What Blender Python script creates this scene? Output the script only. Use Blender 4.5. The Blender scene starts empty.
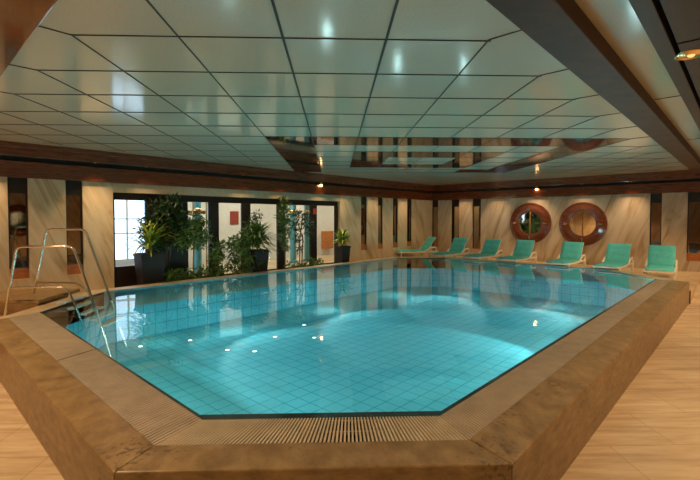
import bpy, bmesh, math, random
from mathutils import Vector, Matrix
random.seed(7)
SC = bpy.context.scene
COL = SC.collection
S2 = math.sqrt(2.0)
def P(u, v, z=0.0):            # the room's own axes (u, v) stand at 45 degrees to x, y
    return Vector(((u - v) / S2, (u + v) / S2, z))

# ---------------------------------------------------------------- camera
cd = bpy.data.cameras.new('camera'); cam = bpy.data.objects.new('camera', cd); COL.objects.link(cam)
cam.location = (0, 0, 1.5)
cam.rotation_euler = (math.radians(90 - 1.7), 0, math.radians(-2.0))
cd.sensor_width = 36; cd.lens = 426 / 700 * 36; cd.shift_y = -9.4 / 700; cd.clip_end = 200
SC.camera = cam
# ---------------------------------------------------------------- view, world
SC.view_settings.view_transform = 'Standard'; SC.view_settings.look = 'None'
SC.view_settings.gamma = 1; SC.view_settings.use_curve_mapping = False
SC.view_settings.exposure = 0.15
SC.cycles.use_denoising = True
SC.cycles.max_bounces = 10; SC.cycles.transparent_max_bounces = 12
SC.cycles.sample_clamp_indirect = 4.0
w = bpy.data.worlds.new('world'); SC.world = w; w.use_nodes = True
w.node_tree.nodes['Background'].inputs[0].default_value = (0.55, 0.7, 1, 1)
w.node_tree.nodes['Background'].inputs[1].default_value = 0.4

WARM = (1.0, 0.66, 0.36)
def aim(o, target):
    d = Vector(target) - o.location
    o.rotation_euler = d.to_track_quat('-Z', 'Y').to_euler()
def spot(name, loc, target, power, size=100, blend=0.6, col=WARM, rad=0.05):
    l = bpy.data.lights.new(name, 'SPOT'); l.energy = power; l.color = col
    l.spot_size = math.radians(size); l.spot_blend = blend; l.shadow_soft_size = rad
    o = bpy.data.objects.new(name, l); COL.objects.link(o); o.location = loc; aim(o, target); return o
def area(name, loc, target, power, sx, sy, col=WARM):
    l = bpy.data.lights.new(name, 'AREA'); l.shape = 'RECTANGLE'; l.size = sx; l.size_y = sy
    l.energy = power; l.color = col
    o = bpy.data.objects.new(name, l); COL.objects.link(o); o.location = loc; aim(o, target); return o

# underwater pool lamps (in the side walls of the basin)
TEAL = (0.80, 1.0, 0.98)
def uw(u, v, du, dv, pw, wide=2.6):
    o = spot('underwater_light', P(u, v, -.30), P(u + du, v + dv, -.30 - .25), pw, 27, .22, TEAL, .06)
    o.scale = (wide, 1, 1)
    far = u > 3 and v > 3
    l = bpy.data.lights.new('underwater_spill', 'POINT'); l.energy = pw * (.035 if far else .10); l.color = TEAL; l.shadow_soft_size = .1  # added point fill near each lamp, lifting the basin's overall light
    q = bpy.data.objects.new('underwater_spill', l); COL.objects.link(q); q.location = P(u + du * (.9 if far else .25), v + dv * (.9 if far else .25), -.6)
UWP = 215
uw(9.3, 1.78, -.70, .70, UWP * 2.3, 3.0); uw(12.3, 1.78, -.45, .9, UWP)          # near right side
for vv in (3.6, 4.7, 5.8, 6.9): uw(1.72, vv, 1, 0, UWP * .42, 3.0)
uw(3.1, 9.35, .7, -.7, UWP * .6)
                         # near left side
uw(5.0, 9.4, .2, -1, UWP * 1.5, 3.0); uw(8.2, 9.4, 0, -1, UWP * 1.5, 3.0); uw(11.5, 9.4, -.1, -1, UWP * 1.3)
uw(13.95, 4.0, -1, 0, UWP); uw(13.95, 7.0, -1, 0, UWP); uw(7.9, 1.78, -1, .25, UWP * .6)

# ceiling downlights over the outer aisles
for (u, v, pw) in ((4.5, .1, 260), (8.5, .1, 260), (12.0, .0, 300), (15.5, -.6, 300), (.1, 1.8, 150), (.2, 4.5, 260), (.1, 8.0, 300),
                   (1.0, -.6, 80), (-3.2, 9.0, 420), (-2.8, 5.5, 260), (5.5, -2.5, 260), (10.5, -2.5, 260)):  # strongest one added, unseen, to light the wall mirrored in the right porthole
    spot('aisle_downlight', P(u, v, 2.8), P(u, v, 0), pw, 118, .7)

# unseen spots added to brighten the lounger fronts, and the plants from the left
for (u, v, tu, tv, pw) in ((11.5, .2, 15.6, 3.2, 330), (13.2, -.4, 15.4, 6.5, 330), (14.0, -.6, 15.4, 9.5, 260)):
    spot('accent_spot', P(u, v, 2.78), P(tu, tv, .2), pw, 50, .8)
for (u, v, tu, tv, pw) in ((.0, 6.0, 5.0, 10.6, 260), (.0, 7.0, 8.5, 10.6, 300)):
    spot('accent_spot', P(u, v, 2.78), P(tu, tv, .6), pw, 40, .8)

# ---------------------------------------------------------------- materials
def newmat(name):
    m = bpy.data.materials.new(name); m.use_nodes = True
    return m, m.node_tree.nodes, m.node_tree.links, m.node_tree.nodes['Principled BSDF']
def mat(name, col, rough=.5, metal=0, spec=.5, coat=0, noise=0, nscale=8, bump=0, bscale=30, emit=None, estr=0):
    m, N, L, b = newmat(name)
    b.inputs['Base Color'].default_value = (*col, 1); b.inputs['Roughness'].default_value = rough
    b.inputs['Metallic'].default_value = metal; b.inputs['Specular IOR Level'].default_value = spec
    b.inputs['Coat Weight'].default_value = coat; b.inputs['Coat Roughness'].default_value = .06
    tc = N.new('ShaderNodeTexCoord')
    if noise:
        n = N.new('ShaderNodeTexNoise'); n.inputs['Scale'].default_value = nscale; n.inputs['Detail'].default_value = 5
        r = N.new('ShaderNodeValToRGB')
        r.color_ramp.elements[0].position = .3; r.color_ramp.elements[1].position = .7
        r.color_ramp.elements[0].color = (*[c * (1 - noise) for c in col], 1)
        r.color_ramp.elements[1].color = (*[min(1, c * (1 + noise)) for c in col], 1)
        L.new(tc.outputs['Object'], n.inputs['Vector']); L.new(n.outputs['Fac'], r.inputs[0]); L.new(r.outputs[0], b.inputs['Base Color'])
    if bump:
        n2 = N.new('ShaderNodeTexNoise'); n2.inputs['Scale'].default_value = bscale
        bp = N.new('ShaderNodeBump'); bp.inputs['Strength'].default_value = bump; bp.inputs['Distance'].default_value = .01
        L.new(tc.outputs['Object'], n2.inputs['Vector']); L.new(n2.outputs['Fac'], bp.inputs['Height']); L.new(bp.outputs[0], b.inputs['Normal'])
    if emit:
        b.inputs['Emission Color'].default_value = (*emit, 1); b.inputs['Emission Strength'].default_value = estr
    return m
def ramp(N, stops):
    r = N.new('ShaderNodeValToRGB'); e = r.color_ramp.elements
    while len(e) < len(stops): e.new(.5)
    for i, (p, c) in enumerate(stops): e[i].position = p; e[i].color = (*c, 1)
    return r
def mapping(N, L, scale=(1, 1, 1), rot=(0, 0, 0)):
    tc = N.new('ShaderNodeTexCoord'); mp = N.new('ShaderNodeMapping')
    mp.inputs['Scale'].default_value = scale; mp.inputs['Rotation'].default_value = rot
    L.new(tc.outputs['Object'], mp.inputs['Vector']); return mp

def marble_wall(name, axis, k=1.0):     # cream book-matched marble with slanting brown veins
    m, N, L, b = newmat(name)
    mp0 = mapping(N, L, (1, 1, 1), (0, 0, -math.radians(45)))     # to u, v
    mp = N.new('ShaderNodeMapping'); L.new(mp0.outputs[0], mp.inputs['Vector'])
    mp.inputs['Rotation'].default_value = (0, math.radians(24), 0) if axis == 'u' else (math.radians(-20), 0, 0)
    mp2 = N.new('ShaderNodeMapping'); L.new(mp.outputs[0], mp2.inputs['Vector'])
    mp2.inputs['Scale'].default_value = (2.2, 1, .35) if axis == 'u' else (1, 2.2, .35)
    n = N.new('ShaderNodeTexNoise'); n.inputs['Scale'].default_value = 2.2; n.inputs['Detail'].default_value = 9; n.inputs['Distortion'].default_value = .9
    L.new(mp2.outputs[0], n.inputs['Vector'])
    r = ramp(N, [(.28, (.38, .25, .12)), (.42, (.56, .42, .25)), (.52, (.63, .50, .32)), (.72, (.70, .58, .40))])
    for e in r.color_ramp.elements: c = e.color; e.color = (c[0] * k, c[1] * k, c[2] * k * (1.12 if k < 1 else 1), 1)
    L.new(n.outputs['Fac'], r.inputs[0]); L.new(r.outputs[0], b.inputs['Base Color'])
    b.inputs['Roughness'].default_value = .28
    return m
def stone(name, c0, c1, c2, scale=(1, 1, 1), rot=0, rough=.35, pits=0.0, slabs=None):
    m, N, L, b = newmat(name)
    mp = mapping(N, L, scale, (0, 0, rot))
    n = N.new('ShaderNodeTexNoise'); n.inputs['Scale'].default_value = 3; n.inputs['Detail'].default_value = 10; n.inputs['Roughness'].default_value = .65
    L.new(mp.outputs[0], n.inputs['Vector'])
    r = ramp(N, [(.3, c0), (.5, c1), (.7, c2)]); L.new(n.outputs['Fac'], r.inputs[0])
    out = r.outputs[0]
    if pits:
        a = N.new('ShaderNodeTexNoise'); a.inputs['Scale'].default_value = 1.3; a.inputs['Detail'].default_value = 2
        d = N.new('ShaderNodeTexNoise'); d.inputs['Scale'].default_value = 26; d.inputs['Detail'].default_value = 4
        tc = N.new('ShaderNodeTexCoord'); L.new(tc.outputs['Object'], a.inputs['Vector']); L.new(tc.outputs['Object'], d.inputs['Vector'])
        mu = N.new('ShaderNodeMath'); mu.operation = 'MULTIPLY'; L.new(a.outputs['Fac'], mu.inputs[0]); L.new(d.outputs['Fac'], mu.inputs[1])
        rr = ramp(N, [(.33, (0, 0, 0)), (.40, (1, 1, 1))]); L.new(mu.outputs[0], rr.inputs[0])
        mx = N.new('ShaderNodeMixRGB'); mx.blend_type = 'MIX'
        sc = N.new('ShaderNodeMath'); sc.operation = 'MULTIPLY'; sc.inputs[1].default_value = pits; L.new(rr.outputs[0], sc.inputs[0])
        L.new(sc.outputs[0], mx.inputs[0]); L.new(out, mx.inputs[1]); mx.inputs[2].default_value = (.07, .04, .02, 1); out = mx.outputs[0]
    if slabs:
        mp3 = mapping(N, L, (1, 1, 1), (0, 0, slabs[2]))
        br = N.new('ShaderNodeTexBrick'); br.inputs['Scale'].default_value = 1; br.inputs['Mortar Size'].default_value = .004
        br.inputs['Brick Width'].default_value = slabs[0]; br.inputs['Row Height'].default_value = slabs[1]
        br.inputs['Color1'].default_value = (1, 1, 1, 1); br.inputs['Color2'].default_value = (.92, .9, .87, 1); br.inputs['Mortar'].default_value = (.7, .62, .5, 1)
        L.new(mp3.outputs[0], br.inputs['Vector'])
        mx = N.new('ShaderNodeMixRGB'); mx.blend_type = 'MULTIPLY'; mx.inputs[0].default_value = 1
        L.new(out, mx.inputs[1]); L.new(br.outputs['Color'], mx.inputs[2]); out = mx.outputs[0]
    L.new(out, b.inputs['Base Color']); b.inputs['Roughness'].default_value = rough
    return m
def wood(name, c0, c1, rough=.18, coat=.6, scale=(1, 1, 8)):
    m, N, L, b = newmat(name)
    mp = mapping(N, L, scale, (0, 0, -math.radians(45)))
    n = N.new('ShaderNodeTexNoise'); n.inputs['Scale'].default_value = 4; n.inputs['Detail'].default_value = 8; n.inputs['Distortion'].default_value = .6
    L.new(mp.outputs[0], n.inputs['Vector'])
    r = ramp(N, [(.3, c0), (.7, c1)]); L.new(n.outputs['Fac'], r.inputs[0]); L.new(r.outputs[0], b.inputs['Base Color'])
    b.inputs['Roughness'].default_value = rough; b.inputs['Coat Weight'].default_value = coat; b.inputs['Coat Roughness'].default_value = .08
    return m
def tile_mat(name, size, tilec, groutc):
    m, N, L, b = newmat(name)
    mp = mapping(N, L, (1, 1, 1), (0, 0, -math.radians(45)))
    gm = N.new('ShaderNodeNewGeometry'); vt = N.new('ShaderNodeVectorRotate'); vt.rotation_type = 'Z_AXIS'; vt.inputs['Angle'].default_value = -math.radians(45)
    L.new(gm.outputs['True Normal'], vt.inputs['Vector'])
    s1 = N.new('ShaderNodeSeparateXYZ'); s2 = N.new('ShaderNodeSeparateXYZ')
    L.new(mp.outputs[0], s1.inputs[0]); L.new(vt.outputs[0], s2.inputs[0])
    def M(op, a, bb=None):
        k = N.new('ShaderNodeMath'); k.operation = op
        for i, x in enumerate((a, bb)):
            if x is None: continue
            if isinstance(x, (int, float)): k.inputs[i].default_value = x
            else: L.new(x, k.inputs[i])
        return k.outputs[0]
    tot = None
    for i in range(3):
        f = M('FRACT', M('ADD', M('DIVIDE', s1.outputs[i], size), 100.37))
        ln = M('LESS_THAN', f, .06)
        g = M('LESS_THAN', M('ABSOLUTE', s2.outputs[i]), .9)
        v = M('MULTIPLY', ln, g)
        tot = v if tot is None else M('MAXIMUM', tot, v)
    n = N.new('ShaderNodeTexNoise'); n.inputs['Scale'].default_value = 1.5; L.new(mp.outputs[0], n.inputs['Vector'])
    r = ramp(N, [(.3, [c * .92 for c in tilec]), (.7, tilec)]); L.new(n.outputs['Fac'], r.inputs[0])
    mx = N.new('ShaderNodeMixRGB'); L.new(tot, mx.inputs[0]); L.new(r.outputs[0], mx.inputs[1]); mx.inputs[2].default_value = (*groutc, 1)
    L.new(mx.outputs[0], b.inputs['Base Color']); b.inputs['Roughness'].default_value = .75; b.inputs['Specular IOR Level'].default_value = .1
    return m

M = {}
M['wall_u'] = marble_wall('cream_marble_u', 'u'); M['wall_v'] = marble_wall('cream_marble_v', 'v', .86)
M['floor'] = stone('travertine_floor', (.40, .29, .18), (.58, .44, .28), (.70, .56, .38), (.35, 3.2, 1), 0, .25, 0, (1.2, .6, math.radians(0)))
M['deck'] = stone('travertine_deck', (.46, .32, .18), (.62, .46, .28), (.74, .58, .38), (1, 1, 1), 0, .3, 0, (.6, .6, -math.radians(45)))
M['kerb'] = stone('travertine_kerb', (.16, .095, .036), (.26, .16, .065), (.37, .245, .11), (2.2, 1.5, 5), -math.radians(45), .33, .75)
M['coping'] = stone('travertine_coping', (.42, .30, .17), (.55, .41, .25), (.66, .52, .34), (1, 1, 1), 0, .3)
M['mahogany'] = wood('mahogany', (.085, .019, .007), (.21, .056, .018), .15, 1.0)
M['beamwood'] = wood('beam_wood', (.045, .017, .006), (.095, .036, .012), .6, .0)
M['darkwood'] = wood('dark_ceiling_wood', (.018, .010, .0055), (.032, .018, .0095), .5, .0)
M['panelwood'] = wood('panel_wood', (.34, .10, .022), (.55, .20, .05), .3, .3)
M['mirror'] = mat('dark_mirror', (.42, .33, .26), .03, 1.0)
M['ceilmirror'] = mat('bronze_ceiling_mirror', (.045, .032, .024), .05, 0.0, .9)
M['glassmirror'] = mat('round_mirror', (.85, .78, .62), .03, 1.0)
M['steel'] = mat('steel', (.72, .66, .58), .16, 1.0, noise=.05)
M['step_steel'] = mat('step_steel', (.62, .58, .5), .45, .3, noise=.05)
M['brass'] = mat('brass', (.83, .55, .24), .22, 1.0, noise=.05)
M['darkmetal'] = mat('dark_bronze_frame', (.022, .014, .010), .35, .2, noise=.2)
M['black'] = mat('black_gap', (.008, .006, .005), .7, noise=.2)
M['seam'] = mat('seam', (.05, .035, .02), .5, noise=.2)
M['plastic'] = mat('cream_plastic', (.82, .74, .62), .35, noise=.04)
M['slat'] = mat('grate_slat', (.58, .48, .34), .45, noise=.12, nscale=6)
M['slat_fine'] = mat('grate_slat_fine', (.47, .38, .28), .5, noise=.12, nscale=6)
M['fabric'] = mat('turquoise_cushion', (.09, .53, .52), .8, noise=.12, nscale=14, bump=.3, bscale=60)
M['rim'] = mat('dark_rim_tile', (.025, .04, .05), .15, noise=.3, nscale=10)
M['tile'] = tile_mat('pool_tile', .25, (.15, .53, .61), (.04, .30, .37))
M['pot'] = mat('dark_planter', (.009, .006, .005), .6, noise=.2)
M['soil'] = mat('soil', (.04, .025, .015), .9, noise=.4, bump=.5)
M['bark'] = mat('bark', (.14, .09, .05), .8, noise=.3)
M['leaf_yellow'] = mat('leaf_yellow_green', (.36, .44, .05), .45, noise=.35, nscale=9)
M['leaf_mid'] = mat('leaf_mid_green', (.10, .19, .035), .45, noise=.35, nscale=9)
M['leaf_dark'] = mat('leaf_dark_green', (.02, .055, .015), .4, noise=.35, nscale=9)
M['white'] = mat('white_plaster', (.66, .64, .58), .6, noise=.04)
M['teal_paint'] = mat('teal_paint', (.10, .35, .42), .4, noise=.1)
M['red'] = mat('red_enamel', (.28, .045, .03), .4, noise=.1)
M['lintel'] = mat('lintel_plaster', (.50, .40, .26), .5, noise=.1)
M['cream_ceiling'] = None
def ceiling_mat():
    m, N, L, b = newmat('enamelled_ceiling_panel')
    mp = mapping(N, L)
    n = N.new('ShaderNodeTexNoise'); n.inputs['Scale'].default_value = 90; n.inputs['Detail'].default_value = 2; L.new(mp.outputs[0], n.inputs['Vector'])
    r = ramp(N, [(.35, (.54, .52, .41)), (.6, (.63, .61, .49))]); L.new(n.outputs['Fac'], r.inputs[0]); L.new(r.outputs[0], b.inputs['Base Color'])
    b.inputs['Roughness'].default_value = .13; b.inputs['Specular IOR Level'].default_value = .75
    n2 = N.new('ShaderNodeTexNoise'); n2.inputs['Scale'].default_value = 2.5; L.new(mp.outputs[0], n2.inputs['Vector'])
    bp = N.new('ShaderNodeBump'); bp.inputs['Strength'].default_value = .08; bp.inputs['Distance'].default_value = .02
    L.new(n2.outputs['Fac'], bp.inputs['Height']); L.new(bp.outputs[0], b.inputs['Normal'])
    return m
M['ceiling'] = ceiling_mat()
def water_mat():
    m = bpy.data.materials.new('pool_water'); m.use_nodes = True; N = m.node_tree.nodes; L = m.node_tree.links; N.clear()
    out = N.new('ShaderNodeOutputMaterial'); mix = N.new('ShaderNodeMixShader'); tr = N.new('ShaderNodeBsdfTransparent'); gl = N.new('ShaderNodeBsdfGlossy')
    fr = N.new('ShaderNodeFresnel'); fr.inputs['IOR'].default_value = 1.33
    tr.inputs[0].default_value = (.72, .95, .96, 1); gl.inputs['Roughness'].default_value = .03; gl.inputs[0].default_value = (1, 1, 1, 1)
    mp = mapping(N, L, (1, 1, 1)); n = N.new('ShaderNodeTexNoise'); n.inputs['Scale'].default_value = 1.6; n.inputs['Detail'].default_value = 2
    bp = N.new('ShaderNodeBump'); bp.inputs['Strength'].default_value = .10; bp.inputs['Distance'].default_value = .03
    L.new(mp.outputs[0], n.inputs['Vector']); L.new(n.outputs['Fac'], bp.inputs['Height']); L.new(bp.outputs[0], gl.inputs['Normal']); L.new(bp.outputs[0], fr.inputs['Normal'])
    L.new(fr.outputs[0], mix.inputs[0]); L.new(tr.outputs[0], mix.inputs[1]); L.new(gl.outputs[0], mix.inputs[2]); L.new(mix.outputs[0], out.inputs[0])
    return m
M['water'] = water_mat()
def glass_mat():
    m = bpy.data.materials.new('window_glass'); m.use_nodes = True; N = m.node_tree.nodes; L = m.node_tree.links; N.clear()
    out = N.new('ShaderNodeOutputMaterial'); mix = N.new('ShaderNodeMixShader'); tr = N.new('ShaderNodeBsdfTransparent'); gl = N.new('ShaderNodeBsdfGlossy')
    fr = N.new('ShaderNodeFresnel'); fr.inputs['IOR'].default_value = 1.45; gl.inputs['Roughness'].default_value = .01; tr.inputs[0].default_value = (.93, .96, .95, 1)
    ge = N.new('ShaderNodeNewGeometry'); iv = N.new('ShaderNodeMath'); iv.operation = 'SUBTRACT'; iv.inputs[0].default_value = 1; L.new(ge.outputs['Backfacing'], iv.inputs[1])
    mu = N.new('ShaderNodeMath'); mu.operation = 'MULTIPLY'; L.new(iv.outputs[0], mu.inputs[0]); L.new(fr.outputs[0], mu.inputs[1])
    L.new(mu.outputs[0], mix.inputs[0]); L.new(tr.outputs[0], mix.inputs[1]); L.new(gl.outputs[0], mix.inputs[2]); L.new(mix.outputs[0], out.inputs[0])
    return m
M['glass'] = glass_mat()
def emis(name, col, s):
    m = bpy.data.materials.new(name); m.use_nodes = True; N = m.node_tree.nodes; L = m.node_tree.links; N.clear()
    out = N.new('ShaderNodeOutputMaterial'); e = N.new('ShaderNodeEmission'); e.inputs[0].default_value = (*col, 1); e.inputs[1].default_value = s
    L.new(e.outputs[0], out.inputs[0]); return m
M['day'] = emis('daylight_pane', (.62, .78, 1.0), 2.6)
M['lampglow'] = emis('lamp_glow', (1.0, .55, .2), 28)
M['lampdim'] = emis('lamp_glow_dim', (1.0, .5, .18), 1.6)
M['panelglow'] = emis('ceiling_panel_glow', (1.0, .93, .78), 5)
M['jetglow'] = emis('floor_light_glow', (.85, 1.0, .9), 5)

# ---------------------------------------------------------------- mesh helpers
class MB:
    def __init__(s): s.bm = bmesh.new()
    def face(s, pts):
        return s.bm.faces.new([s.bm.verts.new(p) for p in pts])
    def hexa(s, b, t):          # bottom ring, top ring (lists of 4 or more)
        vb = [s.bm.verts.new(p) for p in b]; vt = [s.bm.verts.new(p) for p in t]; n = len(b)
        s.bm.faces.new(vb[::-1]); s.bm.faces.new(vt)
        for i in range(n): s.bm.faces.new((vb[i], vb[(i + 1) % n], vt[(i + 1) % n], vt[i]))
        return s
    def prism(s, pts, z0, z1):
        return s.hexa([Vector((p[0], p[1], z0)) for p in pts], [Vector((p[0], p[1], z1)) for p in pts])
    def box(s, x0, x1, y0, y1, z0, z1):
        return s.prism([(x0, y0), (x1, y0), (x1, y1), (x0, y1)], z0, z1)
    def boxuv(s, u0, u1, v0, v1, z0, z1):
        return s.prism([P(u0, v0), P(u1, v0), P(u1, v1), P(u0, v1)], z0, z1)
    def bar(s, a, b, w, h, up=(0, 0, 1)):
        a = Vector(a); b = Vector(b); d = (b - a).normalized(); up = Vector(up)
        side = d.cross(up)
        if side.length < 1e-4: side = d.cross(Vector((1, 0, 0)))
        side.normalize(); n = side.cross(d).normalized()
        q = [side * w / 2 + n * h / 2, -side * w / 2 + n * h / 2, -side * w / 2 - n * h / 2, side * w / 2 - n * h / 2]
        return s.hexa([a + k for k in q], [b + k for k in q])
    def tube(s, pts, r, seg=10, fillet=0.0):
        pts = [Vector(p) for p in pts]
        if fillet:
            o = [pts[0]]
            for i in range(1, len(pts) - 1):
                a, b, c = pts[i - 1], pts[i], pts[i + 1]
                d1 = (a - b); d2 = (c - b); f = min(fillet, d1.length * .45, d2.length * .45)
                p0 = b + d1.normalized() * f; p2 = b + d2.normalized() * f
                for k in range(7):
                    t = k / 6; o.append(p0 * (1 - t) ** 2 + b * 2 * t * (1 - t) + p2 * t * t)
            o.append(pts[-1]); pts = o
        rings = []; ref = None
        for i, p in enumerate(pts):
            d = (pts[min(i + 1, len(pts) - 1)] - pts[max(i - 1, 0)]).normalized()
            if ref is None:
                ref = d.cross(Vector((0, 0, 1)))
                if ref.length < 1e-3: ref = d.cross(Vector((1, 0, 0)))
            ref = (ref - d * ref.dot(d)).normalized(); n = d.cross(ref)
            rr = r[i] if isinstance(r, (list, tuple)) else r
            rings.append([s.bm.verts.new(p + (ref * math.cos(2 * math.pi * k / seg) + n * math.sin(2 * math.pi * k / seg)) * rr) for k in range(seg)])
        for a, b in zip(rings, rings[1:]):
            for k in range(seg): s.bm.faces.new((a[k], a[(k + 1) % seg], b[(k + 1) % seg], b[k]))
        s.bm.faces.new(rings[0][::-1]); s.bm.faces.new(rings[-1])
        return s
    def lathe(s, prof, seg=32, mtx=None):   # prof: (r, z) list, axis z
        mtx = mtx or Matrix()
        rings = []
        for r, z in prof:
            if r < 1e-5: rings.append([s.bm.verts.new(mtx @ Vector((0, 0, z)))])
            else: rings.append([s.bm.verts.new(mtx @ Vector((r * math.cos(2 * math.pi * k / seg), r * math.sin(2 * math.pi * k / seg), z))) for k in range(seg)])
        for a, b in zip(rings, rings[1:]):
            for k in range(seg):
                k2 = (k + 1) % seg
                f = [a[k % len(a)], a[k2 % len(a)], b[k2 % len(b)], b[k % len(b)]]
                f2 = []
                for x in f:
                    if x not in f2: f2.append(x)
                if len(f2) > 2: s.bm.faces.new(f2)
        return s
    def build(s, name, m, parent=None, smooth=False, bevel=0, loc=None, rot=None):
        bmesh.ops.recalc_face_normals(s.bm, faces=s.bm.faces)
        me = bpy.data.meshes.new(name); s.bm.to_mesh(me); s.bm.free()
        me.materials.append(M[m] if isinstance(m, str) else m)
        if smooth:
            for p in me.polygons: p.use_smooth = True
            try: me.set_sharp_from_angle(angle=math.radians(50))
            except Exception: pass
        o = bpy.data.objects.new(name, me); COL.objects.link(o)
        if loc is not None: o.location = loc
        if rot is not None: o.rotation_euler = rot
        if bevel:
            b = o.modifiers.new('bevel', 'BEVEL'); b.width = bevel; b.segments = 2; b.limit_method = 'ANGLE'
        if parent:
            o.parent = parent
            if loc is None and parent.matrix_basis != Matrix():
                pass
        return o
def struct(o): o['kind'] = 'structure'; return o
def tag(o, label, cat, group=None, kind=None):
    o['label'] = label; o['category'] = cat
    if group: o['group'] = group
    if kind: o['kind'] = kind
    return o
def thing(name, label, cat, loc=(0, 0, 0), rz=0, group=None):
    o = bpy.data.objects.new(name, None); COL.objects.link(o); o.empty_display_size = .1
    o.location = loc; o.rotation_euler = (0, 0, rz); return tag(o, label, cat, group)
def copy_tree(o, parent=None):
    c = o.copy(); COL.objects.link(c); c.parent = parent
    for ch in [x for x in COL.objects if x.parent == o]: copy_tree(ch, c)
    return c

# ================================================================ THE SHELL
ZD = -.20        # far pool deck
ZL = -.50        # lower floor round the kerb
CH = 3.0         # ceiling
PV, PU = 9.55, 14.1
POOL = [(-1.03, 3.24), (.82, 3.24), (7.82, 10.12), (7.85, 12.09), (4.14, 15.8), (2.295, 15.8), (-4.7, 8.805), (-4.7, 6.934)]
RIM = [(-.985, 3.15), (.79, 3.15), (7.87, 10.11), (7.95, 12.13), (4.18, 15.9), (2.255, 15.9), (-4.8, 8.845), (-4.715, 6.915)]
GR = [(-1.188, 2.8), (.90, 2.8), (8.03, 9.87), (8.03, 12.16), (4.21, 15.98), (2.22, 15.98), (-4.88, 8.88), (-4.88, 6.492)]
KB = [(-1.298, 2.5), (1.07, 2.5), (8.25, 9.60), (8.25, 12.185), (4.285, 16.15), (2.15, 16.15), (-5.05, 8.95), (-5.05, 6.252)]
WU, WV, WN = 17.2, 10.8, -5.0
A3 = P(12.63, WN); A8 = P(WN, 7.99)
# deck and lower floor
RA = 15.4
struct(MB().prism([P(12.66, .93), P(RA, .93), P(RA, WN), P(WU, WN), P(WU, WV), P(WN, WV), A8] + [KB[i] for i in (7, 6, 5, 4, 3)], -.7, ZD).build('pool_deck', 'deck'))
struct(MB().prism([P(WN, WN), A3, P(12.63, .93), KB[2], KB[1], KB[0], KB[7], A8], -.7, ZL).build('floor', 'floor'))
rp = MB(); q = [P(12.63, WN, ZL), P(RA, WN, ZD), P(RA, .93, ZD), P(12.63, .93, ZL)]
rp.hexa([Vector((p.x, p.y, -.7)) for p in q], q)
struct(rp.build('floor_ramp', 'deck'))
# pool basin
pb = MB(); ZB = -1.08
pb.face([Vector((x, y, ZB)) for x, y in POOL])
for i in range(8):
    a, b = POOL[i], POOL[(i + 1) % 8]
    pb.face([Vector((*a, ZB)), Vector((*b, ZB)), Vector((*b, 0)), Vector((*a, 0))])
struct(pb.build('pool_basin', 'tile'))
def ring_seg(mb, A, B, i, z0, z1):
    j = (i + 1) % 8
    mb.prism([A[i], A[j], B[j], B[i]], z0, z1)
r = MB()
for i in (7, 0, 1): ring_seg(r, POOL, RIM, i, -.35, .004)
struct(r.build('pool_rim', 'rim', bevel=.004))
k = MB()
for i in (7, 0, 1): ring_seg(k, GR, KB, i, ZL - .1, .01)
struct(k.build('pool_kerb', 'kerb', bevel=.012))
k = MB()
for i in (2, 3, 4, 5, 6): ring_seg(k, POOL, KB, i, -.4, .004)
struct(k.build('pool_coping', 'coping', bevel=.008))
g = MB()
for i in (7, 0, 1): ring_seg(g, RIM, GR, i, -.4, -.05)
struct(g.build('overflow_channel', 'black'))

# overflow grates: slats across the channel
def grate(i, n, label, m, gap, a0=0.0, a1=1.0, cross=True):
    A = [Vector((*RIM[i], 0)), Vector((*RIM[(i + 1) % 8], 0))]; B = [Vector((*GR[i], 0)), Vector((*GR[(i + 1) % 8], 0))]
    mb = MB()
    for q in range(n):
        t0 = a0 + (a1 - a0) * (q + gap / 2) / n; t1 = a0 + (a1 - a0) * (q + 1 - gap / 2) / n
        p = [A[0].lerp(A[1], t0), A[0].lerp(A[1], t1), B[0].lerp(B[1], t1), B[0].lerp(B[1], t0)]
        mb.prism(p, -.035, .006)
    o = MB()
    if cross:
        for f in (.03, .5, .97):
            a = A[0].lerp(B[0], f).lerp(A[1].lerp(B[1], f), a0 + .001); b = A[0].lerp(B[0], f).lerp(A[1].lerp(B[1], f), a1 - .001)
            mb.bar(a + Vector((0, 0, -.022)), b + Vector((0, 0, -.022)), .016, .02)
    tag(mb.build('overflow_grate', m), label, 'grate', 'overflow grates round the pool')
grate(0, 76, 'pale slatted overflow grate along the short near edge of the pool', 'slat', .5)
grate(1, 340, 'long beige overflow grate along the right edge of the pool', 'slat_fine', .4)
grate(7, 70, 'beige overflow grate on the left edge, nearest the near corner', 'slat_fine', .42, .535, 1.0)
grate(7, 84, 'beige overflow grate on the left edge beside the pool ladder', 'slat_fine', .42, 0, .53)

# water
wt = MB(); wt.face([Vector((x, y, -.018)) for x, y in POOL])
tag(wt.build('pool_water', 'water'), 'still turquoise water filling the eight sided pool', 'water', kind='stuff')

# walls --------------------------------------------------------------
T = .25
def seg_wall(name, axis, openings, plane, span, z0o, m):
    """openings: list of (a0,a1,z0,z1) cut from a wall slab lying on the outer side of plane"""
    mb = MB()
    def bx(a0, a1, z0, z1):
        if a1 - a0 < 1e-4: return
        if axis == 'u': mb.boxuv(a0, a1, plane, plane + T, z0, z1)
        else: mb.boxuv(plane, plane + T, a0, a1, z0, z1)
    cur = span[0]
    for (a0, a1, z0, z1) in sorted(openings):
        bx(cur, a0, ZD - .3, CH)
        bx(a0, a1, ZD - .3, z0)
        bx(a0, a1, z1, CH)
        cur = a1
    bx(cur, span[1], ZD - .3, CH)
    return struct(mb.build(name, m))
SLU = [(1.57, 1.90), (2.56, 2.88), (12.20, 12.55), (13.23, 13.55), (14.21, 14.56), (15.22, 15.59)]
SLV = [(10.47, 10.80), (9.39, 9.79), (8.37, 8.76), (2.06, 2.38), (.45, 1.40)]
FB = 2.32
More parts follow.
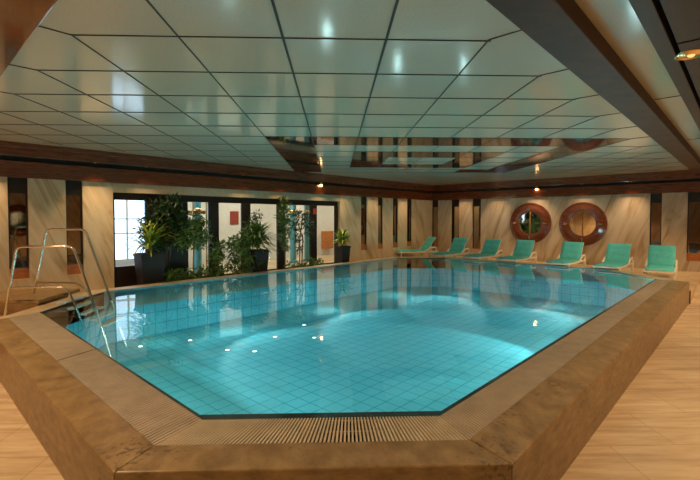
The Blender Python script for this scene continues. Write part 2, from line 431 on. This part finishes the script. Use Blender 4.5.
seg_wall('wall_left', 'u', [(a, b, .25, FB) for a, b in SLU] + [(3.5, 11.05, ZD, FB)], WV, (WN, WU + T), 0, 'wall_u')
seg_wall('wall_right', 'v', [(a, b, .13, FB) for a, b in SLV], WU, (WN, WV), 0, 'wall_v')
struct(MB().boxuv(WN, WU, WN - T, WN, ZL - .2, CH).build('wall_near_right', 'wall_u'))
struct(MB().boxuv(WN - T, WN, WN, WV, ZL - .2, CH).build('wall_near_left', 'wall_v'))
# ceiling
struct(MB().boxuv(WN - T, WU + 1.2, WN - T, 15.2, CH, CH + .12).build('ceiling', 'ceiling'))
# crown, gap, fascia on both far walls
cr = MB(); cr.boxuv(WN, WU - .16, WV - .16, WV, 2.73, 2.94); cr.boxuv(WU - .16, WU, WN, WV, 2.73, 2.94)
cr.boxuv(WN, WU - .22, WV - .22, WV, 2.90, CH); cr.boxuv(WU - .22, WU, WN, WV, 2.90, CH)
struct(cr.build('trim_1', 'mahogany', bevel=.01))
fa = MB(); fa.boxuv(WN, WU - .09, WV - .09, WV - .002, FB - .01, 2.64); fa.boxuv(WU - .09, WU - .002, WN, WV - .002, FB - .01, 2.64)
struct(fa.build('trim_2', 'mahogany', bevel=.008))
ga = MB(); ga.boxuv(WN, WU - .02, WV - .02, WV - .001, 2.62, 2.75); ga.boxuv(WU - .02, WU - .001, WN, WV - .02, 2.62, 2.75)
struct(ga.build('trim_3', 'black'))

# ceiling beams and outer ceilings
ZBM = 2.85
b = MB(); b.boxuv(WN, WU - .23, .90, 1.22, ZBM, CH - .001)
struct(b.build('ceiling_beam_right', 'beamwood', bevel=.008))
b = MB(); b.boxuv(.36, .73, 1.22, WV - .23, ZBM, CH - .001)
struct(b.build('ceiling_beam_left', 'mahogany', bevel=.008))
b = MB(); b.boxuv(WN, WU - .23, WN, .43, ZBM + .01, CH - .001); b.boxuv(WN, WU - .23, .46, .57, ZBM, CH - .001)
q = 0
struct(b.build('outer_ceiling_right', 'darkwood', bevel=.005))
b = MB()
for uu in (2.2, 4.2, 6.2, 8.2, 10.2): b.boxuv(uu, uu + .02, WN, .43, ZBM + .004, ZBM + .012)
struct(b.build('outer_ceiling_seams', 'black'))
b = MB(); b.boxuv(WN, .05, .57, WV - .23, ZBM + .01, CH - .001)
struct(b.build('outer_ceiling_left', 'darkwood'))

# seams between the enamelled panels
PT = .862; X0 = .431; Y0 = 3.61
sm = MB(); z0, z1 = CH - .007, CH - .0005
VM, UM = 1.62, 1.03
def inside(x, y): return (y - x) / S2 >= VM - .01 and (x + y) / S2 >= UM - .01 and (y - x) / S2 <= 10.35 and (x + y) / S2 <= 16.7 and y <= 14.05
def clip_line(p, d, L=30):
    ts = [t * .02 for t in range(int(-L / .02), int(L / .02)) if inside(p[0] + d[0] * t * .02, p[1] + d[1] * t * .02)]
    return (min(ts), max(ts)) if ts else None
for kx in range(-12, 14):
    x = X0 + PT * kx; c = clip_line((x, 0), (0, 1)); hw = .010 if kx in (-1, 0) else .006
    if c: sm.box(x - hw, x + hw, c[0], c[1], z0, z1)
for ky in range(-2, 13):
    y = Y0 + PT * ky
    if y > 14.1: continue
    c = clip_line((0, y), (1, 0))
    if c: sm.box(c[0], c[1], y - .006, y + .006, z0, z1)
for kx in range(0, 13):          # short mitre seams to the beams
    x = X0 + PT * kx; y = x + VM * S2
    p = Vector((x, y, (z0 + z1) / 2)); d = Vector((1, -1, 0)).normalized()
    sm.bar(p, p + d * (VM - 1.23), .012, .006)
    x = -X0 - PT * kx; y = -x + UM * S2
    if (y - x) / S2 < 10.3 and (y - x) / S2 > 1.3:
        p = Vector((x, y, (z0 + z1) / 2)); d = Vector((-1, -1, 0)).normalized()
        sm.bar(p, p + d * (UM - .74), .012, .006)
for uu in (6.6, 10.4): sm.boxuv(uu, uu + .015, .58, .89, z0, z1)
struct(sm.build('ceiling_seams', 'seam'))
# bronze mirror inlays in the ceiling (nested frames)
def gx(k): return X0 + PT * k
def gy(k): return Y0 + PT * k
mi = MB(); zz = (CH - .004, CH - .0008)
R_ = [(gx(-2), gx(-1), gy(5), gy(12)), (gx(-1), gx(6), gy(5), gy(6)), (gx(5), gx(6), gy(6), gy(12)),
      (gx(0), gx(4), gy(7), gy(8)), (gx(0), gx(1), gy(8), gy(10.5)), (gx(3), gx(4), gy(8), gy(10.5)), (gx(1), gx(3), gy(9.6), gy(10.5)), (gx(4), gx(5), gy(11), gy(11.9))]
for a in R_: mi.box(a[0] + .009, a[1] - .009, a[2] + .009, a[3] - .009, *zz)
struct(mi.build('ceiling_mirror_inlay', 'ceilmirror'))

# narrow mirror strips let into the walls ------------------------------
def strip(axis, a0, a1, zb, label, wood_h, name='mirror_panel'):
    c = (a0 + a1) / 2; loc = P(c, WV) if axis == 'u' else P(WU, c)
    loc.z = zb
    t = thing(name, label, 'mirror', loc, 0, 'dark mirror strips between the marble piers')
    def bx(m, x0, x1, d0, d1, z_0, z_1, nm):
        mb = MB()
        if axis == 'u': mb.boxuv(x0, x1, WV + d0, WV + d1, z_0, z_1)
        else: mb.boxuv(WU + d0, WU + d1, x0, x1, z_0, z_1)
        for v in mb.bm.verts: v.co -= loc
        return mb.build(nm, m, t)
    e = .003
    bx('mirror', a0 + e, a1 - e, .07, .09, zb + wood_h, FB - .03, 'mirror_pane')
    bx('panelwood', a0 + e, a1 - e, .06, .10, zb + .002, zb + wood_h, 'wood_panel')
    mb = MB()
    for (x0, x1, z_0, z_1) in ((a0 + e, a0 + .03, zb + wood_h, FB - .03), (a1 - .03, a1 - e, zb + wood_h, FB - .03), (a0 + e, a1 - e, FB - .32, FB - .003)):
        if axis == 'u': mb.boxuv(x0, x1, WV + .045, WV + .07, z_0, z_1)
        else: mb.boxuv(WU + .045, WU + .07, x0, x1, z_0, z_1)
    for v in mb.bm.verts: v.co -= loc
    mb.build('mirror_frame', 'darkmetal', t)
LU = ['leftmost dark mirror strip, showing a round ring, behind the ladder rail',
      'dark mirror strip between the second and third marble piers, behind the pool ladder', 'dark mirror strip in the wall just right of the small potted plant',
      'second dark mirror strip right of the small potted plant', 'third dark mirror strip right of the small potted plant', 'dark mirror strip directly left of the broad pier before the corner, behind the leftmost lounger']
for (a, b_), l in zip(SLU, LU): strip('u', a, b_, .25, l, .22)
LV = ['dark mirror strip in the far corner of the room', 'reddish dark mirror strip just right of the far corner, above the second lounger', 'dark mirror strip left of the portholes, between second and third loungers',
      'narrow dark mirror strip right of the portholes, left of the wall notice', 'wide dark mirror panel at the right edge, right of the wall notice']
for (a, b_), l in zip(SLV, LV): strip('v', a, b_, .13, l, .05 if a > 5 else .26)

# portholes ---------------------------------------------------------------
def porthole(v, zc, R, label, rear=False):
    t = thing('porthole_mirror', label, 'mirror', P(v, WN, zc) if rear else P(WU, v, zc), 0, 'round porthole mirrors')
    mtx = Matrix.Rotation(math.radians(135 if rear else -135), 4, 'Z') @ Matrix.Rotation(math.radians(90), 4, 'Y')   # local z -> -u
    ri = R * .545
    MB().lathe([(R, .004), (R, .05), (R * .985, .07), (R * .93, .075), (R * .915, .055), (R * .86, .06), (R * .74, .10), (R * .66, .105), (R * .62, .085), (R * .57, .085), (ri, .06), (ri, .012)], 64, mtx).build('ring', 'mahogany', t, True)
    MB().lathe([(0, .02), (ri + .01, .02), (ri + .01, .004), (0, .004)], 48, mtx).build('mirror_glass', 'glassmirror', t, True)
    mb = MB()
    mb.bar(mtx @ Vector((-ri, 0, .04)), mtx @ Vector((ri, 0, .04)), .016, .02); mb.bar(mtx @ Vector((0, -ri, .04)), mtx @ Vector((0, ri, .04)), .016, .02)
    mb.build('cross_bar', 'brass', t)
    for a in range(4):
        d = Vector((math.cos(a * math.pi / 2), math.sin(a * math.pi / 2), 0))
        mb = MB(); mb.bar(mtx @ (d * R * .64 + Vector((0, 0, .11))), mtx @ (d * R * .80 + Vector((0, 0, .095))), .05, .02, mtx @ Vector((0, 0, 1)))
        mb.build('bracket', 'brass', t)
porthole(6.28, 1.30, .80, 'left round mahogany porthole mirror on the marble wall')
porthole(4.40, 1.28, .80, 'right round mahogany porthole mirror, nearest the mirror strip')
porthole(4.3, 1.38, .80, 'round porthole seen only as a reflection in the leftmost dark mirror strip', True)
# wall notice
tag(MB().boxuv(WU - .012, WU - .001, 1.56, 1.92, 1.48, 1.68).build('wall_notice', 'lintel', bevel=.004), 'small plain rectangular plaque on the marble pier at the right', 'plaque')

# windows of the left wall ---------------------------------------------------
GV = WV + .12
posts = [3.5, 4.62, 5.42, 6.18, 6.48, 7.25, 7.55, 8.62, 8.95, 9.95, 10.2, 11.05]
ft = MB()
ft.boxuv(3.5, 11.05, WV - .0, WV + .2, 2.10, FB)
struct(ft.build('window_lintel', 'lintel'))
pane_ranges = [(3.54, 4.30), (5.34, 6.0), (6.25, 7.06), (7.3, 8.36), (8.58, 9.75), (10.0, 10.95)]
fr_ = MB()
fr_.boxuv(3.5, 11.05, GV, GV + .08, 1.93, 2.10)
prev = 3.5
for a, b_ in pane_ranges:
    fr_.boxuv(prev, a, GV - .02, GV + .08, ZD, 1.93); prev = b_
fr_.boxuv(prev, 11.05, GV - .02, GV + .08, ZD, 1.93)
struct(fr_.build('window_1', 'darkmetal', bevel=.006))
n = 2
for a, b_ in pane_ranges:
    f = MB(); z_ = .25 if n == 2 else ZD
    f.boxuv(a, b_, GV, GV + .06, z_, z_ + .09)
    f.boxuv(a, a + .03, GV, GV + .06, z_, 1.93); f.boxuv(b_ - .03, b_, GV, GV + .06, z_, 1.93)
    if n == 2: f.boxuv(a, b_, GV, GV + .06, ZD, .25)
    fo = struct(f.build('window_%d' % n, 'darkmetal'))
    MB().boxuv(a + .02, b_ - .02, GV + .025, GV + .035, z_ + .05, 1.94).build('pane', 'glass', fo)
    n += 1
# corridor behind the glass
CB = 14.2
struct(MB().boxuv(3.25, 18.0, WV + T, CB, -.5, ZD).build('corridor_floor', 'deck'))
struct(MB().boxuv(3.0, 18.2, CB, CB + .2, -.5, CH).build('wall_corridor', 'white'))
struct(MB().boxuv(3.0, 3.25, WV + T, CB, -.5, CH).build('wall_corridor_left', 'white'))
struct(MB().boxuv(18.0, 18.2, WV + T, CB, -.5, CH).build('wall_corridor_right', 'white'))
# bright daylight window in the corridor
dw = struct(MB().boxuv(4.35, 5.6, CB - .03, CB - .001, .2, 2.3).build('window_10', 'day'))
mb = MB()
for uu in (4.32, 4.95, 5.6): mb.boxuv(uu, uu + .05, CB - .07, CB - .03, .2, 2.3)
for zc in (.18, 1.0, 1.45, 2.28): mb.boxuv(4.32, 5.65, CB - .07, CB - .03, zc, zc + .04)
mb.build('window_frame', 'white', dw)
dw = struct(MB().boxuv(3.252, 3.28, 11.5, 13.9, .1, 2.4).build('window_11', 'day'))
# corridor things
for (uu, vv, h, l) in ((6.55, 12.7, 2.9, 'slim teal column behind the left glass bay with brass posts'), (10.35, 12.6, 2.9, 'slim teal column behind the middle glass bays'),
                       (11.15, 12.7, 2.9, 'teal column behind the climbing plant'), (13.15, 12.6, 2.9, 'teal column seen through the rightmost pane')):
    t = thing('corridor_column', l, 'column', P(uu, vv, ZD), 0, 'teal columns in the corridor')
    MB().lathe([(0, .0), (.16, 0), (.16, .08), (.12, .1), (.12, h - .0), (0, h)], 20).build('shaft', 'teal_paint', t, True)
    MB().lathe([(.121, 1.9), (.14, 1.92), (.14, 1.98), (.121, 2.0)], 20).build('collar', 'brass', t, True)
for (uu, vv, l) in ((6.05, 12.0, 'brass post left behind the glass bay'), (6.42, 11.9, 'brass post right behind the glass bay'), (8.15, 12.3, 'brass post behind the second bright bay')):
    tag(MB().lathe([(0, 0), (.06, 0), (.06, .03), (.025, .05), (.025, 2.9), (0, 2.9)], 12).build('brass_post', 'brass', None, True, loc=P(uu, vv, ZD)), l, 'post')
tag(MB().boxuv(5.85, 6.5, 12.05, 12.08, 1.62, 1.72).build('brass_rail', 'brass'), 'horizontal brass rail behind the left glass bay', 'rail')
tag(MB().boxuv(8.62, 8.98, CB - .03, CB - .002, 1.25, 1.75).build('wall_picture', 'red', bevel=.01), 'red picture on the white corridor wall', 'picture')
tag(MB().boxuv(13.3, 13.9, CB - .2, CB - .002, .1, .9).build('reception_counter', 'panelwood', bevel=.01), 'orange wood counter seen through the rightmost pane', 'counter')
for (uu, vv, l) in ((6.6, 12.6, 'left'), (9.0, 12.6, 'middle'), (12.0, 12.6, 'right'), (15.0, 12.6, 'rightmost')):
    t = MB().boxuv(uu - .5, uu + .5, vv - .3, vv + .3, CH - .05, CH - .002).build('corridor_light', 'panelglow')
    tag(t, l + ' glowing flat ceiling light in the corridor behind the glass', 'light')
    area('corridor_lamp', P(uu, vv, CH - .07), P(uu, vv, 0), 38, 1.0, .6, (1, .9, .74))
# small orange glints by the left glass bay, reflections built as glowing beads
for (zc, l) in ((1.0, 'topmost of the small orange lamps behind the left glass bay'), (.62, 'middle of the small orange lamps behind the left glass bay'), (.35, 'lowest of the small orange lamps behind the left glass bay')):
    t = thing('orange_lamp', l, 'lamp', P(5.52, 11.35, zc), 0, 'orange lamps in a column')
    MB().lathe([(0, -.06), (.05, -.05), (.07, 0), (.05, .05), (0, .06)], 14).build('lamp_bulb', 'lampdim', t, True)
    MB().lathe([(.03, .055), (.035, .09), (0, .1)], 12).build('lamp_cap', 'brass', t, True)
tag(MB().lathe([(0, 0), (.1, 0), (.1, .03), (.012, .05), (.012, 1.3), (0, 1.3)], 10).build('lamp_post', 'darkmetal', None, True, loc=P(5.60, 11.42, ZD)), 'thin dark post carrying the small orange lamps', 'post')
tag(MB().boxuv(9.80, 9.95, GV - .06, GV - .022, 1.62, 1.82).build('exit_sign_box', 'red', bevel=.005), 'small dark red box on the window post', 'box')

# lamps under the crown ---------------------------------------------------
def crown_lamp(axis, a, label, pw, bright=True):
    zf = 2.62 if bright else 2.725; dd = .15 if bright else .13
    loc = P(a, WV - dd, zf) if axis == 'u' else P(WU - dd, a, zf)
    t = thing('downlight', label, 'lamp', loc, 0, 'small downlights under the wooden cornice')
    if bright: MB().lathe([(0, -.0), (.055, .0), (.055, .1), (0, .1)], 20).build('housing', 'brass', t, True)
    MB().lathe([(.03, 0), (.045, -.004), (.05, 0.0), (.05, .01)], 20).build('ring', 'brass', t, True)
    MB().lathe([(0, -.05), (.035, -.035), (.05, -.002), (0, -.002)] if bright else [(0, -.012), (.02, -.010), (.03, 0), (.03, .004), (0, .004)], 16).build('bulb', 'lampglow' if bright else 'brass', t, True)
    tg = P(a, WV - .25, 0) if axis == 'u' else P(WU - .25, a, 0)
    inn = P(a, WV - .60, 2.90) if axis == 'u' else P(WU - .60, a, 2.90)
    spot('cornice_spot', inn, tg, pw * 1.6, 84, .9)
crown_lamp('u', 9.98, 'bright downlight under the cornice above the plants', 55)
crown_lamp('v', 6.0, 'bright downlight under the cornice right of the left porthole', 75)
for a, l in ((1.2, 'above the ladder'), (3.1, 'above the third marble pier'), (4.2, 'above the tall left planter'), (6.9, 'above the middle planter'), (8.3, 'above the climbing plant'), (11.1, 'above the small right planter'), (12.9, 'above the mirror strips left of the corner'), (14.9, 'nearest the corner on the left wall')):
    crown_lamp('u', a, 'dim downlight under the cornice ' + l, 42 if a > 4 else 75, False)
for a, l in ((9.1, 'above the second lounger'), (7.6, 'left of the left porthole'), (4.4, 'above the right porthole'), (2.9, 'above the sixth lounger'), (.9, 'above the wide right mirror')):
    crown_lamp('v', a, 'dim downlight under the cornice ' + l, 48 if a > 4 else 75, False)
# recessed downlight in the dark ceiling, right edge
t = thing('recessed_downlight', 'round brass rimmed downlight recessed in the dark wood ceiling', 'lamp', P(4.56, .37, ZBM + .01))
MB().lathe([(.085, .002), (.10, -.012), (.115, -.010), (.125, 0), (.125, .004)], 32).build('rim', 'brass', t, True)
MB().lathe([(0, -.004), (.05, -.008), (.07, -.002), (.086, 0), (0, .0)], 24).build('reflector', 'brass', t, True)
MB().lathe([(0, -.02), (.02, -.018), (.028, -.008), (0, -.006)], 16).build('bulb', 'lampdim', t, True)

# ================================================================ LADDER
t = thing('pool_ladder', 'polished steel pool ladder with two hooped handrails at the left corner', 'ladder', (0, 0, 0))
F0, F1 = (-5.52, 7.28), (-4.13, 7.42)
Z = lambda p, z: (p[0], p[1], z)
MB().tube([(-5.52, 7.26, ZD), (-5.30, 7.27, 1.02), (-4.42, 7.34, 1.02), (-4.02, 7.42, -.35), (-3.9, 7.45, -.9)], .021, 12, .1).build('handrail', 'steel', t, True)
MB().tube([(-5.56, 8.02, .10), (-5.30, 8.02, 1.29), (-4.60, 8.0, 1.29), (-4.08, 7.98, -.2), (-3.88, 7.98, -.9)], .021, 12, .1).build('handrail', 'steel', t, True)
MB().tube([(-5.43, 7.27, .34), (-4.52, 7.33, .33), (-4.40, 7.34, -.02), (-4.25, 7.36, -.45)], .017, 10, .12).build('lower_rail', 'steel', t, True)
MB().tube([(-5.51, 8.02, .31), (-4.72, 8.0, .30), (-4.5, 7.99, .05), (-4.32, 7.98, -.45)], .017, 10, .12).build('lower_rail', 'steel', t, True)
for q in range(5):
    x = -4.74 + .17 * q; z = .07 - .10 * q
    mb = MB()
    for e in range(3): mb.box(x + .055 * e, x + .055 * e + .043, 7.40, 7.96, z - .02, z)
    mb.box(x, x + .155, 7.385, 7.405, z - .035, z + .003); mb.box(x, x + .155, 7.955, 7.975, z - .035, z + .003)
    mb.build('step', 'step_steel', t)
# platform slab behind the ladder
t = thing('ladder_platform', 'low stone slab bench on the deck behind the pool ladder', 'platform', (0, 0, 0))
MB().prism([(-6.35, 7.42), (-5.06, 7.42), (-5.06, 8.6), (-6.35, 8.6)], .035, .10).build('slab', 'kerb', t, bevel=.008)
MB().prism([(-6.2, 7.6), (-5.2, 7.6), (-5.2, 8.45), (-6.2, 8.45)], ZD, .035).build('base', 'deck', t)

# ================================================================ LOUNGERS
def lounger():
    t = thing('sun_lounger', 'x', 'sun lounger', group='turquoise sun loungers along the far wall')
    W = .64; hs = .30; Ls = 1.22; ang = math.radians(56); Lb = .70
    px = 0.0   # pivot at x=0, seat runs to -x
    mb = MB()
    for s in (-1, 1):
        y = s * (W / 2 + .01)
        mb.tube([(-Ls, y, hs - .03), (-Ls * .5, y, hs - .045), (.1, y, hs - .03), (.55, y, hs - .02)], .03, 8, .1)
    for x in (-Ls + .02, -.6, .05, .52): mb.bar((x, -W / 2, hs - .04), (x, W / 2, hs - .04), .04, .03)
    mb.build('frame', 'plastic', t, True)
    for x, dx in ((-Ls + .12, -.08), (.42, .1)):
        for s in (-1, 1):
            y = s * (W / 2 + .01)
            MB().tube([(x, y, hs - .03), (x + dx * .6, y, .14), (x + dx, y, 0)], [.028, .024, .02], 8).build('leg', 'plastic', t, True)
    # armrest / back stay on each side
    for s in (-1, 1):
        y = s * (W / 2 + .03)
        MB().tube([(-.12, y, hs - .02), (.16, y, hs + .14), (.42, y, hs + .17), (.5, y, 0.0)], .03, 8, .07).build('arm_support', 'plastic', t, True)
    # cushions with quilted ridges
    def cushion(L, n, name):
        bm = MB(); nx, ny = 28, 10; hh = .05
        top = [[None] * (ny + 1) for _ in range(nx + 1)]; bot = [[None] * (ny + 1) for _ in range(nx + 1)]
        for i in range(nx + 1):
            for j in range(ny + 1):
                fx = i / nx; fy = j / ny
                edge = min(1, min(fx, 1 - fx) * 12 + .25) * min(1, min(fy, 1 - fy) * 8 + .25)
                rg = .8 + .2 * abs(math.sin(fx * math.pi * n))
                top[i][j] = bm.bm.verts.new((fx * L, (fy - .5) * W, hh * edge * rg)); bot[i][j] = bm.bm.verts.new((fx * L, (fy - .5) * W, -.004))
        for i in range(nx):
            for j in range(ny):
                bm.bm.faces.new((top[i][j], top[i + 1][j], top[i + 1][j + 1], top[i][j + 1])); bm.bm.faces.new((bot[i][j], bot[i][j + 1], bot[i + 1][j + 1], bot[i + 1][j]))
            bm.bm.faces.new((top[i][0], bot[i][0], bot[i + 1][0], top[i + 1][0])); bm.bm.faces.new((top[i][ny], top[i + 1][ny], bot[i + 1][ny], bot[i][ny]))
        for j in range(ny):
            bm.bm.faces.new((top[0][j], top[0][j + 1], bot[0][j + 1], bot[0][j])); bm.bm.faces.new((top[nx][j], bot[nx][j], bot[nx][j + 1], top[nx][j + 1]))
        return bm
    c = cushion(Ls, 5, 's').build('seat', 'fabric', t, True); c.location = (-Ls, 0, hs)
    c = cushion(Lb, 3, 'b').build('backrest', 'fabric', t, True); c.location = (.02, 0, hs); c.rotation_euler = (0, -ang, 0)
    mb = MB(); d = Vector((math.cos(ang), 0, math.sin(ang))); o = Vector((.035, 0, hs - .012))
    for s in (-1, 1): mb.bar(o + Vector((0, s * (W / 2 - .01), 0)), o + Vector((0, s * (W / 2 - .01), 0)) + d * (Lb + .01), .03, .022)
    for f in (.3, .65, .99): mb.bar(o + Vector((0, -W / 2, 0)) + d * Lb * f, o + Vector((0, W / 2, 0)) + d * Lb * f, .03, .02)
    mb.build('backrest_frame', 'plastic', t)
    return t
LG = [  # u, v, heading, label
    (15.45, 10.13, 14, 'leftmost turquoise sun lounger, turned sideways beside the far corner'),
    (15.5, 8.63, 40, 'second turquoise sun lounger from the left, brightly lit, below a dark mirror strip'),
    (15.45, 7.21, 40, 'third turquoise sun lounger from the left, below the blank marble left of the portholes'),
    (15.4, 5.94, 43, 'turquoise sun lounger below the left porthole'),
    (15.35, 4.32, 44, 'turquoise sun lounger below the right porthole'),
    (15.3, 2.96, 44, 'turquoise sun lounger between the right porthole and narrow mirror strip'),
    (15.1, 1.80, 50, 'rightmost turquoise sun lounger, nearest the stone kerb end'),
]
proto = lounger()
for i, (u, v, hd, lab) in enumerate(LG):
    o = proto if i == 0 else copy_tree(proto)
    o.location = P(u, v, ZD); o.rotation_euler = (0, 0, math.radians(hd)); o['label'] = lab

# ================================================================ PLANTS
def leaf(mb, base, d, L, w, droop, up=Vector((0, 0, 1))):
    d = d.normalized(); side = d.cross(up)
    if side.length < 1e-3: side = Vector((1, 0, 0))
    side.normalize(); n = 5; prev = None; p = Vector(base); dd = d.copy()
    for i in range(n + 1):
        f = i / n; ww = w * math.sin(math.pi * (.12 + .86 * f)) if i < n else .002
        a = mb.bm.verts.new(p - side * ww / 2); b_ = mb.bm.verts.new(p + side * ww / 2)
        if prev: mb.bm.faces.new((prev[0], prev[1], b_, a))
        prev = (a, b_); p = p + dd * L / n; dd = (dd + Vector((0, 0, -droop / n))).normalized()
def blade(mb, p, R, L, w):
    d = Vector((random.gauss(0, 1), random.gauss(0, 1), random.gauss(-.2, .7))).normalized()
    s = d.cross(Vector((random.random(), random.random(), 1))).normalized()
    p = Vector(p); n = s.cross(d) * w * .25
    v = [mb.bm.verts.new(q) for q in (p, p + d * L * .45 + s * w / 2, p + d * L, p + d * L * .45 - s * w / 2)]
    c = mb.bm.verts.new(p + d * L * .45 + n)
    for i in range(4): mb.bm.faces.new((v[i], v[(i + 1) % 4], c))
def planter(t, w0, w1, h):
    mb = MB()
    def sq(w, z): return [Vector((-w, -w, z)), Vector((w, -w, z)), Vector((w, w, z)), Vector((-w, w, z))]
    mb.hexa(sq(w0, 0), sq(w1, h - .05)); mb.hexa(sq(w1 + .015, h - .05), sq(w1 + .015, h)); mb.build('pot', 'pot', t, bevel=.008)
    MB().box(-w1 + .02, w1 - .02, -w1 + .02, w1 - .02, h, h + .012).build('soil', 'soil', t)
def strap_plant(name, label, u, v, rz, w, h, nl, Ll, m, lw=.05, m2=None, spread=1.0, potless=False):
    t = thing(name, label, 'plant', P(u, v, ZD), rz)
    if not potless: planter(t, w * .8, w, h)
    else: h = 0.0
    mb = MB()
    for q in range(3 if not potless else 1):
        mb.tube([(0.04 * (q - 1), .03 * q, h), (.07 * (q - 1), .04 * q, h + Ll * .55)], .014, 6)
    mb.build('stem', 'bark', t, True)
    mb = MB(); mb2 = MB()
    for q in range(nl):
        a = random.random() * 2 * math.pi; e = random.uniform(.15, 1.25); hb = h + Ll * random.uniform(.05, .6)
        d = Vector((math.cos(a) * math.cos(e) * spread, math.sin(a) * math.cos(e) * spread, math.sin(e)))
        leaf(mb if (not m2 or q % 3) else mb2, (random.uniform(-.05, .05), random.uniform(-.05, .05), hb), d, Ll * random.uniform(.55, 1.0), lw, random.uniform(.6, 1.6))
    mb.build('leaves', m, t, True)
    if m2: mb2.build('young_leaves', m2, t, True)
    else: mb2.bm.free()
    return t
def bush(name, label, u, v, blobs, nl, m, Ls=.12, trunks=(), z0=ZD, pot=None, cat='plant'):
    t = thing(name, label, cat, P(u, v, z0))
    if pot: planter(t, pot[0] * .8, pot[0], pot[1])
    mb = MB()
    for tr in trunks: mb.tube(tr, .018, 6)
    if not trunks: mb.tube([(0, 0, 0), (.02, .02, blobs[0][2])], .015, 6)
    mb.build('trunk', 'bark', t, True)
    mb = MB(); tot = sum(b_[3] ** 2 for b_ in blobs)
    for (x, y, z, r_) in blobs:
        for q in range(int(nl * r_ * r_ / tot)):
            d = Vector((random.gauss(0, 1), random.gauss(0, 1), random.gauss(0, 1))).normalized() * r_ * random.uniform(.45, 1.0)
            blade(mb, Vector((x, y, z)) + d, 0, Ls * random.uniform(.7, 1.3), Ls * .42)
    mb.build('foliage', m, t)
    return t
strap_plant('potted_dracaena', 'tall dark square planter with bright yellow-green strap leaves at the left', 4.12, 10.32, .75, .27, .86, 150, .78, 'leaf_yellow', .05, 'leaf_mid')
strap_plant('potted_palm', 'dark planter with upright mid green leaves in the middle of the windows', 7.15, 10.3, .75, .23, .78, 200, .85, 'leaf_mid', .065, None, 1.4)
strap_plant('potted_dracaena', 'small dark planter with yellow-green leaves at the right end of the windows', 10.62, 10.25, .75, .19, .72, 130, .56, 'leaf_yellow', .06, 'leaf_mid', 1.0)
bush('rubber_tree', 'tall dark leafy tree behind the left planter', 4.62, 10.55, [(0, 0, 1.75, .5), (-.3, -.1, 1.45, .35), (.3, .2, 1.5, .4), (.1, 0, 2.0, .3), (-.2, 0, 1.15, .25)], 900, 'leaf_dark', .17, [[(0, 0, 0), (.02, 0, .9), (-.1, 0, 1.7)], [(0, 0, 0), (.1, .05, 1.0), (.25, .15, 1.6)]])
bush('weeping_fig', 'dark green leafy fig standing left of the orange lamps', 5.2, 10.3, [(0, 0, 1.42, .34), (.15, .1, 1.15, .28), (-.2, -.1, 1.15, .26), (.15, 0, 1.6, .2)], 800, 'leaf_mid', .14, [[(0, 0, 0), (0, 0, .7), (.05, 0, 1.4)]])
bush('low_fern', 'low green ferns along the pool edge right of the left planter', 4.85, 10.18, [(-.2, -.2, .25, .24), (.1, .1, .22, .25), (.4, .4, .25, .24), (.75, .65, .2, .2)], 700, 'leaf_mid', .14)
bush('leafy_shrub', 'rounded green shrub in front of the post right of the orange lamps', 5.86, 10.3, [(0, 0, .65, .22), (.03, .03, .9, .22), (0, 0, .3, .18)], 420, 'leaf_mid', .13)
bush('leafy_shrub', 'larger bushy shrub beside the middle planter', 6.62, 10.35, [(0, 0, .75, .34), (-.15, -.1, .35, .28), (.12, .1, 1.15, .28), (-.2, 0, 1.0, .25), (.2, .1, .4, .3)], 900, 'leaf_mid', .15)
bush('weeping_fig', 'dark small leaved shrub rising behind the middle planter', 7.2, 10.62, [(0, 0, 1.55, .26), (.1, .1, 1.75, .2), (-.1, -.1, 1.3, .25)], 380, 'leaf_dark', .10, [[(0, 0, 0), (0, 0, 1.5)]])
bush('climbing_plant', 'tall slender climbing plant reaching the top of the windows', 8.25, 10.45,
     [(-.05, 0, 2.3, .12), (.0, 0, 2.05, .22), (-.02, 0, 1.75, .28), (.05, 0, 1.45, .26), (0, 0, 1.1, .22), (.02, 0, .8, .16)], 900, 'leaf_mid', .11, [[(0, 0, 0), (.02, 0, 1.2), (-.03, 0, 2.3)]])
bush('climbing_plant', 'loose trailing plant just right of the tallest climbing plant', 8.85, 10.45,
     [(.1, .1, 1.75, .24), (.25, .2, 1.5, .22), (-.1, 0, 1.45, .2), (.3, .25, 1.2, .16), (-.05, 0, 1.05, .18), (.0, 0, .7, .12), (-.15, 0, 1.85, .16)], 560, 'leaf_dark', .11, [[(0, 0, 0), (.0, 0, 1.0), (.1, .1, 1.8)], [(.05, 0, 0), (.1, .05, 1.0), (-.1, 0, 1.7)]])
bush('low_fern', 'low green plants at the foot of the climbing plants', 9.0, 10.25, [(-.5, -.5, .15, .2), (-.2, -.2, .18, .2), (.1, .1, .25, .22), (.35, .35, .22, .2)], 380, 'leaf_mid', .13)

# small glowing discs on the basin floor where bright dots show in the water
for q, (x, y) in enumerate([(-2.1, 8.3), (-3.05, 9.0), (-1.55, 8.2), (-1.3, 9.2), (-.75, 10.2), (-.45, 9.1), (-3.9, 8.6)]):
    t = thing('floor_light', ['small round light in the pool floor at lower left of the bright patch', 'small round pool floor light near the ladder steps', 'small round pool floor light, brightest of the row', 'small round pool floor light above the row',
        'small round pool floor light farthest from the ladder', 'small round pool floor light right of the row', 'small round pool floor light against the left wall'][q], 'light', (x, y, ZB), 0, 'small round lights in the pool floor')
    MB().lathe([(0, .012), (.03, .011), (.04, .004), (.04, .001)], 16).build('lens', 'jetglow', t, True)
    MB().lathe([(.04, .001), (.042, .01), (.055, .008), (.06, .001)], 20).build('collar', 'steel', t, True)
